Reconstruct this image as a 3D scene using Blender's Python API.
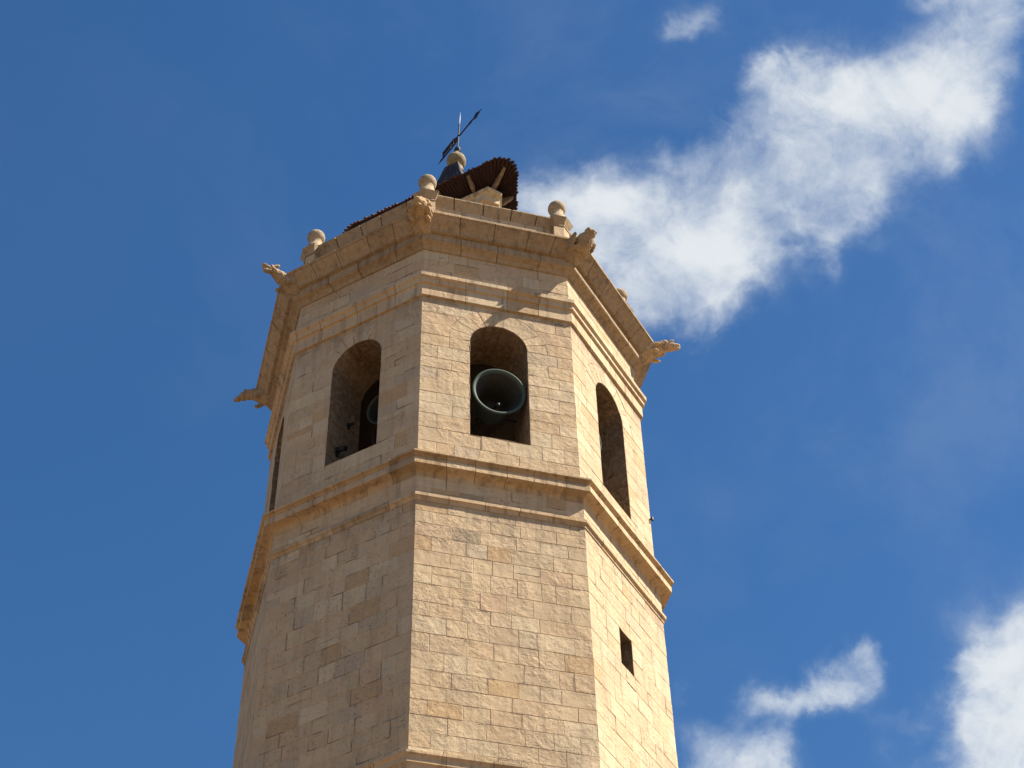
import bpy, bmesh, math, random
from math import sin, cos, pi, sqrt, radians
from mathutils import Vector, Matrix

for o in list(bpy.data.objects):
    bpy.data.objects.remove(o)
S = bpy.context.scene
COL = S.collection
rnd = random.Random(7)

# ------------------------------------------------------------------ camera
EYE = 1.6                       # heights below are written from eye level
D, PHI, YAW, TILT, ROLL, F = 33.5432, -0.163464, 0.047555, 0.827692, 0.0260895, 1793.78
_fw = Vector((sin(YAW)*cos(TILT), cos(YAW)*cos(TILT), sin(TILT)))
_rt = Vector((cos(YAW), -sin(YAW), 0))
_up = _rt.cross(_fw)
VR = cos(ROLL)*_rt - sin(ROLL)*_up
VU = sin(ROLL)*_rt + cos(ROLL)*_up
cd = bpy.data.cameras.new('camera')
cam = bpy.data.objects.new('camera', cd); COL.objects.link(cam)
cd.sensor_width = 36.0; cd.lens = F*36.0/1024.0
cd.clip_start = 0.1; cd.clip_end = 20000
m3 = Matrix((VR, VU, -_fw)).transposed()
cam.matrix_world = Matrix.Translation((0, -D, EYE)) @ m3.to_4x4()
S.camera = cam

# ------------------------------------------------------------------ sun, sky
SUN_AZ, SUN_EL = 80.0, 50.0     # azimuth from the camera side (-Y) towards +X
sd = Vector((sin(radians(SUN_AZ))*cos(radians(SUN_EL)), -cos(radians(SUN_AZ))*cos(radians(SUN_EL)), sin(radians(SUN_EL))))
sl = bpy.data.lights.new('sun', 'SUN'); sl.energy = 5.0; sl.angle = radians(0.53); sl.color = (1.0, 0.91, 0.79)
so = bpy.data.objects.new('sun', sl); COL.objects.link(so)
so.rotation_euler = sd.to_track_quat('Z', 'Y').to_euler(); so.location = (40, -10, 60)

SKY_STRENGTH = 0.0535
EXPOSURE = 1.33
W = bpy.data.worlds.new('World'); S.world = W; W.use_nodes = True
nt = W.node_tree; nt.nodes.clear()
def wn(t, **k):
    n = nt.nodes.new(t)
    for a, b in k.items(): setattr(n, a, b)
    return n
def wl(a, b): nt.links.new(a, b)
def wmath(op, a, b=None, c=None, clamp=False):
    n = wn('ShaderNodeMath', operation=op, use_clamp=clamp)
    for i, v in enumerate((a, b, c)):
        if v is None: continue
        if isinstance(v, (int, float)): n.inputs[i].default_value = v
        else: wl(v, n.inputs[i])
    return n.outputs[0]
def wvec(op, a, b=None):
    n = wn('ShaderNodeVectorMath', operation=op)
    for i, v in enumerate((a, b)):
        if v is None: continue
        if isinstance(v, (tuple, list, Vector)): n.inputs[i].default_value = tuple(v)
        else: wl(v, n.inputs[i])
    return n
sky = wn('ShaderNodeTexSky', sky_type='NISHITA', sun_disc=False)
sky.sun_elevation = radians(SUN_EL)
sky.sun_rotation = math.atan2(sd.x, sd.y)
sky.altitude = 30; sky.air_density = 1.0; sky.dust_density = 0.3; sky.ozone_density = 3.0
hs = wn('ShaderNodeHueSaturation'); hs.inputs['Hue'].default_value = 0.501; hs.inputs['Saturation'].default_value = 1.25; hs.inputs['Value'].default_value = 1.0
wl(sky.outputs[0], hs.inputs['Color'])
# clouds: a density over the directions of the southern sky patch, measured round a fixed heading
tc = wn('ShaderNodeTexCoord')
dz = wvec('DOT_PRODUCT', tc.outputs['Generated'], _fw).outputs['Value']
dx = wvec('DOT_PRODUCT', tc.outputs['Generated'], VR).outputs['Value']
dy = wvec('DOT_PRODUCT', tc.outputs['Generated'], VU).outputs['Value']
dzc = wmath('MAXIMUM', dz, 0.05)
cmb = wn('ShaderNodeCombineXYZ')
wl(wmath('DIVIDE', dx, dzc), cmb.inputs[0]); wl(wmath('DIVIDE', dy, dzc), cmb.inputs[1])
uv = cmb.outputs[0]
def wnoise(scale, detail, rough, vec, dist=0.0):
    n = wn('ShaderNodeTexNoise'); n.inputs['Scale'].default_value = scale; n.inputs['Detail'].default_value = detail
    n.inputs['Roughness'].default_value = rough; n.inputs['Distortion'].default_value = dist
    wl(vec, n.inputs['Vector']); return n
def warp(vec, scale, amt, detail=3):
    n = wnoise(scale, detail, 0.6, vec)
    c = wvec('SUBTRACT', n.outputs['Color'], (0.5, 0.5, 0.5)).outputs[0]
    s = wn('ShaderNodeVectorMath', operation='SCALE'); wl(c, s.inputs[0]); s.inputs['Scale'].default_value = amt
    return wvec('ADD', vec, s.outputs[0]).outputs[0]
wuv = warp(warp(uv, 11.0, 0.024), 38.0, 0.026, 5)
PUFFS = [  # heading offsets in milliradians-like units (x right, y up), radii, density
 (545,205,30,20,.9),(590,224,48,30,1),(640,245,55,52,1.1),(690,225,50,45,1.1),(700,280,28,34,.8),(655,312,35,22,.7),
 (740,190,52,48,1.1),(775,105,45,45,1.0),(768,72,24,16,.7),(805,185,56,44,1.0),(835,130,56,48,.8),(845,215,26,24,.6),
 (833,252,9,20,.5),(905,135,55,42,.22),(965,105,40,50,.18),(735,255,36,36,.35),(945,170,12,22,.3),(870,190,30,26,.4),(890,75,46,28,.55),(925,112,42,30,.38),(950,62,32,30,.52),(992,15,32,34,.85),(1008,45,18,26,.45),(1060,-40,60,50,.9),(1070,690,50,60,.9),(1100,760,60,50,.8),(720,800,60,26,.6),(1010,820,60,40,.9),(980,98,22,26,.50),
 (935,150,18,22,.35),(668,30,18,9,.6),(692,26,17,17,.62),(712,6,13,18,.55),(915,0,26,7,.4),
 (752,694,20,16,.9),(788,700,24,11,.9),(820,692,24,14,.95),(848,676,18,14,.9),(860,650,12,11,.75),(874,668,8,22,.6),
 (680,694,12,16,.7),(705,742,36,22,.7),(752,756,38,24,.65),(780,742,10,24,.6),
 (1018,640,34,34,1),(1005,690,28,28,.9),(985,732,28,28,.75),(1015,750,40,40,1.1),(962,654,16,8,.6),
 (905,720,22,9,.35),(915,752,22,12,.3),(700,350,26,30,.28),(590,170,40,12,.25)]
dens = None
for (px, py, rx, ry, a) in PUFFS:
    c = ((px-512)/F, (384-py)/F, 0)
    q = wvec('MULTIPLY', wvec('SUBTRACT', wuv, c).outputs[0], (F/rx/1.12, F/ry/1.12, 0)).outputs[0]
    d2 = wvec('DOT_PRODUCT', q, q).outputs['Value']
    g = wmath('MULTIPLY', wmath('EXPONENT', wmath('MULTIPLY', d2, -0.62)), a)
    dens = g if dens is None else wmath('ADD', dens, g)
dens = wmath('MINIMUM', wmath('MULTIPLY', dens, 0.66), 1.0)
suv = warp(uv, 18.0, 0.028, 6)
fb = wnoise(9.5, 12.0, 0.56, suv, 0.35).outputs['Fac']
fb2 = wnoise(8.0, 5.0, 0.5, uv, 0.2).outputs['Fac']
bil = wnoise(30.0, 8.0, 0.66, suv, 0.5).outputs['Fac']
den = wmath('ADD', dens, wmath('MULTIPLY', wmath('SUBTRACT', fb, 0.5), 3.5))
den = wmath('ADD', den, wmath('MULTIPLY', wmath('SUBTRACT', bil, 0.5), 0.85))
gate = wmath('SUBTRACT', wmath('MULTIPLY', dens, 1.7), 0.03, clamp=True)
mr = wn('ShaderNodeMapRange', interpolation_type='SMOOTHSTEP'); mr.inputs['From Min'].default_value = 0.0; mr.inputs['From Max'].default_value = 1.36
wl(den, mr.inputs['Value'])
south = wmath('GREATER_THAN', dz, 0.3)
alpha = wmath('MULTIPLY', wmath('MULTIPLY', mr.outputs[0], gate), 0.97)
# thin broken veil of high cloud, thicker towards the west
veil = wnoise(6.0, 8.0, 0.6, warp(uv, 9.0, 0.05), 0.4).outputs['Fac']
mv = wn('ShaderNodeMapRange', interpolation_type='SMOOTHSTEP'); mv.inputs['From Min'].default_value = 0.42; mv.inputs['From Max'].default_value = 0.78; mv.inputs['To Max'].default_value = 0.17
wl(veil, mv.inputs['Value'])
vq = wvec('MULTIPLY', wvec('SUBTRACT', uv, (0.17, 0.11, 0)).outputs[0], (1/0.17, 1/0.15, 0)).outputs[0]
vg = wmath('ADD', wmath('EXPONENT', wmath('MULTIPLY', wvec('DOT_PRODUCT', vq, vq).outputs['Value'], -0.7)), 0.10)
v2 = wmath('MULTIPLY', mv.outputs[0], vg)
alpha = wmath('MULTIPLY', wmath('SUBTRACT', 1.0, wmath('MULTIPLY', wmath('SUBTRACT', 1.0, alpha), wmath('SUBTRACT', 1.0, v2))), south)
cl = wn('ShaderNodeMix', data_type='RGBA')
CS = 1.0/SKY_STRENGTH/2**EXPOSURE
cl.inputs[6].default_value = (0.58*CS, 0.67*CS, 0.78*CS, 1); cl.inputs[7].default_value = (0.80*CS, 0.84*CS, 0.87*CS, 1)
wl(wmath('ADD', wmath('MULTIPLY', wmath('SUBTRACT', bil, 0.5), 0.4), wmath('MULTIPLY', mr.outputs[0], 0.95), clamp=True), cl.inputs[0])
mx = wn('ShaderNodeMix', data_type='RGBA'); wl(alpha, mx.inputs[0]); wl(hs.outputs[0], mx.inputs[6]); wl(cl.outputs[2], mx.inputs[7])
bg = wn('ShaderNodeBackground'); bg.inputs['Strength'].default_value = SKY_STRENGTH; wl(mx.outputs[2], bg.inputs['Color'])
wo = wn('ShaderNodeOutputWorld'); wl(bg.outputs[0], wo.inputs['Surface'])

S.view_settings.view_transform = 'Standard'; S.view_settings.look = 'None'
S.view_settings.exposure = EXPOSURE; S.view_settings.gamma = 1.0; S.view_settings.use_curve_mapping = False
S.render.engine = 'CYCLES'
S.cycles.max_bounces = 8; S.cycles.diffuse_bounces = 5

# ------------------------------------------------------------------ materials
def mat(name):
    m = bpy.data.materials.new(name); m.use_nodes = True
    n = m.node_tree; b = n.nodes['Principled BSDF']
    return m, n, b
def node(n, t, **k):
    x = n.nodes.new(t)
    for a, b in k.items(): setattr(x, a, b)
    return x
def mixc(n, f, a, b, mode='MIX'):
    x = node(n, 'ShaderNodeMix', data_type='RGBA', blend_type=mode)
    for s, v in ((0, f), (6, a), (7, b)):
        if isinstance(v, (int, float)): x.inputs[s].default_value = v
        elif isinstance(v, tuple): x.inputs[s].default_value = v
        else: n.links.new(v, x.inputs[s])
    return x.outputs[2]
def noise(n, co, scale, detail=6, rough=0.6, dist=0.0):
    x = node(n, 'ShaderNodeTexNoise'); x.inputs['Scale'].default_value = scale; x.inputs['Detail'].default_value = detail
    x.inputs['Roughness'].default_value = rough; x.inputs['Distortion'].default_value = dist
    n.links.new(co, x.inputs['Vector']); return x.outputs['Fac']
def ramp(n, f, lo, hi, a=0.0, b=1.0):
    x = node(n, 'ShaderNodeMapRange'); x.inputs['From Min'].default_value = lo; x.inputs['From Max'].default_value = hi
    x.inputs['To Min'].default_value = a; x.inputs['To Max'].default_value = b
    n.links.new(f, x.inputs['Value']); return x.outputs[0]

def stone_mat(name, streak=0.3, bump=0.02, stain=(0.15, 0.108, 0.072, 1), rough_scale=7.0, ledges=()):
    m, n, b = mat(name)
    tcn = node(n, 'ShaderNodeTexCoord'); co = tcn.outputs['Object']
    at = node(n, 'ShaderNodeAttribute', attribute_name='tint')
    c = at.outputs['Color']
    # mottling inside each stone
    f1 = ramp(n, noise(n, co, 3.1, 6, .65, .4), .3, .75)
    c = mixc(n, ramp(n, noise(n, co, 9.0, 5, .7), .45, .75, 0, .45), c, (0.51, 0.395, 0.265, 1))
    c = mixc(n, ramp(n, noise(n, co, 4.3, 6, .7, .6),   .50, .76, 0, .50), c, (0.37, 0.25, 0.145, 1))
    c = mixc(n, ramp(n, noise(n, co, .75, 7, .7, .5), .46, .70, 0, .40), c, (0.30, 0.235, 0.16, 1))
    # grey weathering that runs downwards
    mp = node(n, 'ShaderNodeMapping'); mp.inputs['Scale'].default_value = (5.5, 5.5, 0.55); n.links.new(co, mp.inputs['Vector'])
    c = mixc(n, ramp(n, noise(n, mp.outputs[0], 1.0, 7, .62, .2), .50, .74, 0, streak), c, stain)
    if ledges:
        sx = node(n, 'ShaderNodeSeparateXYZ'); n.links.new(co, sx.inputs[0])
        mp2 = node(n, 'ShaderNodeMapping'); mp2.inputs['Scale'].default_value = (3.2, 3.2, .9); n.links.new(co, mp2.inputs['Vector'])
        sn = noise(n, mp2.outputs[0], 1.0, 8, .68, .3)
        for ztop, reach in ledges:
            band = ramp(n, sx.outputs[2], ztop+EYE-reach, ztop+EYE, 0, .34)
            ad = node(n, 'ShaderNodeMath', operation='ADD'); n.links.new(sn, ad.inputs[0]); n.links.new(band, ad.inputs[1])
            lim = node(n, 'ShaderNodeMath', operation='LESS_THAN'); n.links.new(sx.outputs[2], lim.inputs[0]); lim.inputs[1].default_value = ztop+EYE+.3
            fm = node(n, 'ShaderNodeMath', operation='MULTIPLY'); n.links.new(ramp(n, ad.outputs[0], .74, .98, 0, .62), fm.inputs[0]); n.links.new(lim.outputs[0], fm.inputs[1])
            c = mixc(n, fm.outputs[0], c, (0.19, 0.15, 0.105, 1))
    # fine dark pits
    c = mixc(n, ramp(n, noise(n, co, 26.0, 3, .6), .66, .74, 0, .55), c, (0.115, 0.082, 0.054, 1))
    n.links.new(c, b.inputs['Base Color'])
    b.inputs['Roughness'].default_value = .92
    b.inputs['Specular IOR Level'].default_value = .15
    h = node(n, 'ShaderNodeMath', operation='ADD')
    n.links.new(noise(n, co, rough_scale, 8, .62, .3), h.inputs[0])
    pit = ramp(n, noise(n, co, 19.0, 4, .6), .60, .72, 0, -.5); n.links.new(pit, h.inputs[1])
    hm = node(n, 'ShaderNodeMath', operation='MULTIPLY'); n.links.new(h.outputs[0], hm.inputs[0])
    n.links.new(ramp(n, noise(n, co, 1.3, 3, .6), .35, .65, .35, 1.5), hm.inputs[1])
    bp = node(n, 'ShaderNodeBump'); bp.inputs['Strength'].default_value = 1.0; bp.inputs['Distance'].default_value = bump
    n.links.new(hm.outputs[0], bp.inputs['Height']); n.links.new(bp.outputs[0], b.inputs['Normal'])
    return m
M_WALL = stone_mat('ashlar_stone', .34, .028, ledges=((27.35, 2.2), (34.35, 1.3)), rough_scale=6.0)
M_TRIM = stone_mat('moulding_stone', .75, .016, (0.105, 0.072, 0.043, 1), 9.0)
M_CARVE = stone_mat('carved_stone', .7, .03, (0.11, 0.076, 0.047, 1), 11.0)

def plain_mat(name, col, rough=.6, metal=0.0, var=.3, scale=8.0, col2=None, bump=0.0):
    m, n, b = mat(name)
    co = node(n, 'ShaderNodeTexCoord').outputs['Object']
    c2 = col2 or tuple(x*.55 for x in col)
    c = mixc(n, ramp(n, noise(n, co, scale, 6, .65), .35, .7, 0, 1), (*col, 1), (*c2, 1))
    n.links.new(c, b.inputs['Base Color']); b.inputs['Roughness'].default_value = rough; b.inputs['Metallic'].default_value = metal
    if bump:
        bp = node(n, 'ShaderNodeBump'); bp.inputs['Distance'].default_value = bump
        n.links.new(noise(n, co, scale*3, 5), bp.inputs['Height']); n.links.new(bp.outputs[0], b.inputs['Normal'])
    return m
M_IRON = plain_mat('wrought_iron', (.018, .020, .026), .5, .4)
M_STEEL = plain_mat('pale_metal', (.55, .57, .6), .35, .6)
M_WOOD = plain_mat('old_timber', (.06, .04, .025), .85, scale=5, bump=.01)
M_SOFFIT = plain_mat('dark_tile_underside', (.040, .013, .009), .9, col2=(.016, .007, .005), scale=6, bump=.01)  # terracotta taken near black: shadow under the eaves put into the base colour
def tint_mat(name, rough):
    m, n, b = mat(name)
    co = node(n, 'ShaderNodeTexCoord').outputs['Object']
    at = node(n, 'ShaderNodeAttribute', attribute_name='tint')
    c = mixc(n, ramp(n, noise(n, co, 22, 5, .7), .45, .8, 0, .5), at.outputs['Color'], (.09, .07, .055, 1))
    n.links.new(c, b.inputs['Base Color']); b.inputs['Roughness'].default_value = rough
    return m
M_TILE = tint_mat('glazed_tiles', .85)
M_BRONZE = tint_mat('green_bronze', .75)
M_GROUND = plain_mat('plaza_stone', (.17, .112, .066), .9, col2=(.13, .086, .052), scale=.4)
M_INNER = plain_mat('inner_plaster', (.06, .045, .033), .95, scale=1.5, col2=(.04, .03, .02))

# ------------------------------------------------------------------ mesh builder
class MB:
    def __init__(s): s.v = []; s.f = []; s.c = []
    def vert(s, p): s.v.append((p[0], p[1], p[2])); return len(s.v)-1
    def face(s, idx, col=(.5, .4, .3)): s.f.append(tuple(idx)); s.c.append(col)
    def poly(s, pts, col=(.5, .4, .3)): s.face([s.vert(p) for p in pts], col)
    def build(s, name, m, parent=None, smooth=False, dz=EYE):
        me = bpy.data.meshes.new(name)
        me.from_pydata([(x, y, z+dz) for x, y, z in s.v], [], s.f)
        a = me.color_attributes.new('tint', 'FLOAT_COLOR', 'CORNER')
        buf = []
        for p, c in zip(me.polygons, s.c):
            for _ in range(p.loop_total): buf += [c[0], c[1], c[2], 1.0]
        a.data.foreach_set('color', buf)
        if smooth:
            for p in me.polygons: p.use_smooth = True
        me.materials.append(m); me.update()
        o = bpy.data.objects.new(name, me); COL.objects.link(o)
        if parent: o.parent = parent
        return o
    # solid box from a frame
    def box(s, o, ex, ey, ez, col=(.5, .4, .3)):
        o, ex, ey, ez = map(Vector, (o, ex, ey, ez))
        p = [o + a*ex + b*ey + c*ez for c in (-.5, .5) for b in (-.5, .5) for a in (-.5, .5)]
        i = [s.vert(q) for q in p]
        for q in ((0,2,3,1),(4,5,7,6),(0,1,5,4),(1,3,7,5),(3,2,6,7),(2,0,4,6)): s.face([i[k] for k in q], col)
    def tube(s, pts, rad, n=10, col=(.5, .4, .3), caps=True):
        pts = [Vector(p) for p in pts]
        if isinstance(rad, (int, float)): rad = [rad]*len(pts)
        rings = []
        for i, p in enumerate(pts):
            d = (pts[min(i+1, len(pts)-1)] - pts[max(i-1, 0)]).normalized()
            a = d.cross(Vector((0, 0, 1)) if abs(d.z) < .9 else Vector((1, 0, 0))).normalized(); b = d.cross(a)
            rings.append([s.vert(p + rad[i]*(cos(2*pi*k/n)*a + sin(2*pi*k/n)*b)) for k in range(n)])
        for r0, r1 in zip(rings, rings[1:]):
            for k in range(n): s.face((r0[k], r0[(k+1) % n], r1[(k+1) % n], r1[k]), col)
        if caps: s.face(rings[0][::-1], col); s.face(rings[-1], col)
    def lathe(s, c, prof, n=32, axis=(0, 0, 1), col=(.5, .4, .3)):
        c = Vector(c); d = Vector(axis).normalized()
        a = d.cross(Vector((1, 0, 0)) if abs(d.x) < .8 else Vector((0, 1, 0))).normalized(); b = d.cross(a)
        rings = [[s.vert(c + h*d + r*(cos(2*pi*k/n)*a + sin(2*pi*k/n)*b)) for k in range(n)] for r, h in prof]
        for r0, r1 in zip(rings, rings[1:]):
            for k in range(n): s.face((r0[k], r0[(k+1) % n], r1[(k+1) % n], r1[k]), col)
def empty(name, label=None, cat=None, group=None, parent=None, loc=(0, 0, 0)):
    o = bpy.data.objects.new(name, None); COL.objects.link(o); o.location = loc; o.empty_display_size = .3
    if parent: o.parent = parent
    if label: o['label'] = label
    if cat: o['category'] = cat
    if group: o['group'] = group
    return o

# ------------------------------------------------------------------ octagon frame
C8 = cos(pi/8); T8 = math.tan(pi/8)
def facet(k):                      # facet between corners k and k+1
    a = PHI + (k+.5)*pi/4
    return Vector((sin(a), -cos(a), 0)), Vector((cos(a), sin(a), 0))
def corner(k, R, z):
    a = PHI + k*pi/4
    return Vector((R*sin(a), -R*cos(a), z))
ZV = Vector((0, 0, 1))

# ------------------------------------------------------------------ stones
PALE, CREAM, OCHRE, PINK, GREY, TAN = (0.506, 0.4, 0.253), (0.468, 0.353, 0.216), (0.421, 0.285, 0.148), (0.446, 0.315, 0.195), (0.421, 0.332, 0.219), (0.463, 0.337, 0.198)
SOOTY = (.27, .205, .135)
def tint(r, kinds=((CREAM, 7), (PALE, 3), (TAN, 3), (OCHRE, .6), (PINK, .8), (GREY, .7)), v=.05):
    w = sum(k[1] for k in kinds); x = r.random()*w
    for c, q in kinds:
        x -= q
        if x <= 0: break
    g = 1 + r.uniform(-v, v)
    return tuple(max(.05, ch*g*(1 + r.uniform(-.010, .010))) for ch in c)
reveal_shade = lambda c: (c[0]*.30, c[1]*.26, c[2]*.235)  # darkens stone tints inside openings: the shade there is put into the colour
MORTAR = (.46, .36, .245)
def offset_poly(P, amt):
    n = len(P); out = []
    for i in range(n):
        p0, p, p1 = P[i-1], P[i], P[(i+1) % n]
        e0 = (p[0]-p0[0], p[1]-p0[1]); e1 = (p1[0]-p[0], p1[1]-p[1])
        l0 = math.hypot(*e0) or 1; l1 = math.hypot(*e1) or 1
        n0 = (-e0[1]/l0, e0[0]/l0); n1 = (-e1[1]/l1, e1[0]/l1)
        a0, a1 = amt[i-1], amt[i]
        det = n0[0]*n1[1] - n0[1]*n1[0]
        if abs(det) < .25:
            q = (p[0] + (n0[0]*a0+n1[0]*a1)/2, p[1] + (n0[1]*a0+n1[1]*a1)/2)
        else:
            q = (p[0] + (a0*n1[1]-a1*n0[1])/det, p[1] + (a1*n0[0]-a0*n1[0])/det)
        out.append(q)
    return out
OPEN_JOINT = (.12, .08, .052)
def stone(mb, P, pos, col, r, gap=.0055, dep=.02, umax=None, jit=.004):
    """one stone: a worn face standing a little proud of its mortar bed; some joints have lost their mortar"""
    P2 = []
    n = len(P)
    edge = lambda a, b: umax and abs(abs(a[0])-umax) < 1e-4 and abs(abs(b[0])-umax) < 1e-4
    for i in range(n):                                   # split long edges so that the arrises can wander
        a, b = P[i], P[(i+1) % n]; L = math.hypot(b[0]-a[0], b[1]-a[1]); m = 1 if edge(a, b) else max(1, round(L/.16))
        for q in range(m): P2.append((a[0]+(b[0]-a[0])*q/m, a[1]+(b[1]-a[1])*q/m))
    P = P2; n = len(P); g0 = gap*r.uniform(.2, .9)
    amt = [0.0 if edge(P[i], P[(i+1) % n]) else g0 for i in range(n)]
    Q = offset_poly(P, amt)
    top = r.uniform(-jit, jit)
    Q2 = []
    for x, y in Q:
        if not (umax and abs(abs(x)-umax) < 1e-3): x += r.uniform(-.005, .004)
        Q2.append((x, y + r.uniform(-.005, .004)))
    wear = r.uniform(.003, .010)
    Q3 = offset_poly(Q2, [0.0 if a == 0 else wear for a in amt])
    o0 = [mb.vert(pos(x, y, -dep)) for x, y in Q2]
    o1 = [mb.vert(pos(x, y, top-.007)) for x, y in Q2]
    o2 = [mb.vert(pos(x, y, top)) for x, y in Q3]
    for i in range(n):
        j = (i+1) % n
        mb.face((o0[i], o0[j], o1[j], o1[i]), col)
        mb.face((o1[i], o1[j], o2[j], o2[i]), col)
    mb.face(o2, col)
    if n < 8: return
    for _ in range(2):                                   # stretches of joint that have lost their mortar
        if r.random() > .42: continue
        i0 = r.randrange(n); m = r.randint(1, max(2, n//3)); w = r.uniform(.003, .009); dk = r.uniform(.9, 2.0)
        for q in range(m):
            A, B = P[(i0+q) % n], P[(i0+q+1) % n]
            if edge(A, B) or (umax and max(abs(A[0]), abs(B[0])) > umax-.05): continue
            L = math.hypot(B[0]-A[0], B[1]-A[1]) or 1; nx, ny = -(B[1]-A[1])/L, (B[0]-A[0])/L
            w0 = w*(.4 if q == 0 else 1); w1 = w*(.3 if q == m-1 else 1)*r.uniform(.7, 1.2)
            mb.poly([pos(A[0]-nx*w0, A[1]-ny*w0, .0085), pos(B[0]-nx*w1, B[1]-ny*w1, .0085), pos(B[0]+nx*w1, B[1]+ny*w1, .0085), pos(A[0]+nx*w0, A[1]+ny*w0, .0085)], tuple(c*dk for c in OPEN_JOINT))
def courses(z0, z1, r, lo=.34, hi=.47):
    n = max(1, round((z1-z0)/((lo+hi)/2))); h = [r.uniform(lo, hi) for _ in range(n)]; t = sum(h); z = [z0]
    for x in h: z.append(z[-1] + x*(z1-z0)/t)
    z[-1] = z1
    return z
def breaks(a, b, r, lo=.40, hi=.82, first=None, last=None):
    L = [a]
    if first and b-a > first+.3: L.append(a+first)
    end = b-last if last and b-L[-1] > last+.3 else b
    while end-L[-1] > hi: L.append(L[-1]+r.uniform(lo, hi))
    if end-L[-1] < .3 and len(L) > 2: L.pop()
    if end < b: L.append(end)
    L.append(b)
    return L
def rect(a, b, z0, z1): return [(a, z0), (b, z0), (b, z1), (a, z1)]
def posf(ap, nn, tt): return lambda u, z, off: (ap+off)*nn + u*tt + z*ZV
def quoin_col(k, i): return tint(random.Random(1000*(k % 8) + i*7 + 3))
def plain_course(mb, k, i, z0, z1, half, ap, nn, tt, r, kinds, splits=None):
    """a course of stones; splits = list of (ua, ub) runs"""
    pos = posf(ap, nn, tt)
    for (a, b) in (splits or [(-half, half)]):
        atl, atr = abs(a+half) < 1e-6, abs(b-half) < 1e-6
        q1 = (.38 if i % 2 else .72)*r.uniform(.85, 1.15); q2 = (.72 if i % 2 else .38)*r.uniform(.85, 1.15)
        L = breaks(a, b, r, first=q1 if atl else None, last=q2 if atr else None)
        for j in range(len(L)-1):
            c = tint(r, kinds)
            if atl and j == 0: c = quoin_col(k, i)
            if atr and j == len(L)-2: c = quoin_col(k+1, i)
            if r.random() < .06 and z1-z0 > .36 and L[j+1]-L[j] < .8:      # a course split into two thin stones
                zm = z0 + (z1-z0)*r.uniform(.4, .6)
                stone(mb, rect(L[j], L[j+1], z0, zm), pos, c, r, umax=half); stone(mb, rect(L[j], L[j+1], zm, z1), pos, tint(r, kinds), r, umax=half)
            else: stone(mb, rect(L[j], L[j+1], z0, z1), pos, c, r, umax=half)

# ================================================================== ground
g = MB(); g.poly([(-4000, -4000, -EYE), (4000, -4000, -EYE), (4000, 4000, -EYE), (-4000, 4000, -EYE)])
go = g.build('ground', M_GROUND); go['kind'] = 'structure'

# ================================================================== the tower
tower = empty('bell_tower', 'octagonal pale stone bell tower with arched belfry openings, gargoyles and a tiled top storey', 'tower')
RS, RB = 5.055, 5.0
ZB0, ZB1 = 28.45, 34.40          # belfry wall
UC, RA, ZSILL, ZSPR = .03, .725, 29.75, 33.02
RE = RA + .52
THICK = 1.3
MIX_SHAFT = ((CREAM, 9), (PALE, 2.5), (TAN, 3), (OCHRE, .4), (PINK, .6), (GREY, .3))
MIX_LEFT = ((CREAM, 6), (PALE, 2), (TAN, 3), (OCHRE, 1.2), (PINK, .8), (GREY, 1.2))
MIX_BELFRY = ((CREAM, 6), (PALE, 3), (TAN, 3.5), (OCHRE, 1.0), (PINK, 1.0), (GREY, .8))

# shaft wall, with a small square window in the right-hand facet
WU0, WU1, WZ0, WZ1 = -.545, .045, 24.465, 25.47
mb = MB(); r = random.Random(11)
ap = RS*C8; half = ap*T8
cz = courses(-EYE, 20.40, random.Random(3)) + courses(20.40, WZ0, random.Random(4))[1:] + courses(WZ0, WZ1, random.Random(5))[1:] + courses(WZ1, 28.15, random.Random(6))[1:]
for k in range(-4, 4):
    nn, tt = facet(k); r = random.Random(50+k)
    for i in range(len(cz)-1):
        kinds = MIX_LEFT if k in (-1, -2) else MIX_SHAFT
        if cz[i] < 22.3: kinds = kinds + ((OCHRE, 1.0), (PINK, 2.0))
        if cz[i] > 26.2 and k == 0: kinds = kinds + ((SOOTY, .7),)
        sp = None
        if k == 1 and cz[i] > WZ0-.01 and cz[i+1] < WZ1+.01: sp = [(-half, WU0), (WU1, half)]
        plain_course(mb, k, i, cz[i], cz[i+1], half, ap, nn, tt, r, kinds, sp)
    pos = posf(ap-.006, nn, tt)
    rr = [(-half, half, -EYE, 28.15)] if k != 1 else [(-half, half, -EYE, WZ0), (-half, half, WZ1, 28.15), (-half, WU0, WZ0, WZ1), (WU1, half, WZ0, WZ1)]
    for a, b, z0, z1 in rr: mb.poly([pos(u, z, 0) for u, z in rect(a, b, z0, z1)], MORTAR)
shaft = mb.build('shaft_wall', M_WALL, tower)
nn, tt = facet(1); w = MB(); pos = posf(ap-.002, nn, tt); r = random.Random(2)
for (a, b) in (((WU0, WZ0), (WU0, WZ1)), ((WU1, WZ1), (WU1, WZ0)), ((WU0, WZ1), (WU1, WZ1)), ((WU1, WZ0), (WU0, WZ0))):
    w.poly([pos(*a, 0), pos(*b, 0), pos(*b, -1.1), pos(*a, -1.1)], reveal_shade(tint(r)))  # jamb tints darkened to imitate the unlit window
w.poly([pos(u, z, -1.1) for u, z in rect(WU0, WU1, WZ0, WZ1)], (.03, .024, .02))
w.build('window_opening', M_WALL, shaft)

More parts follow.
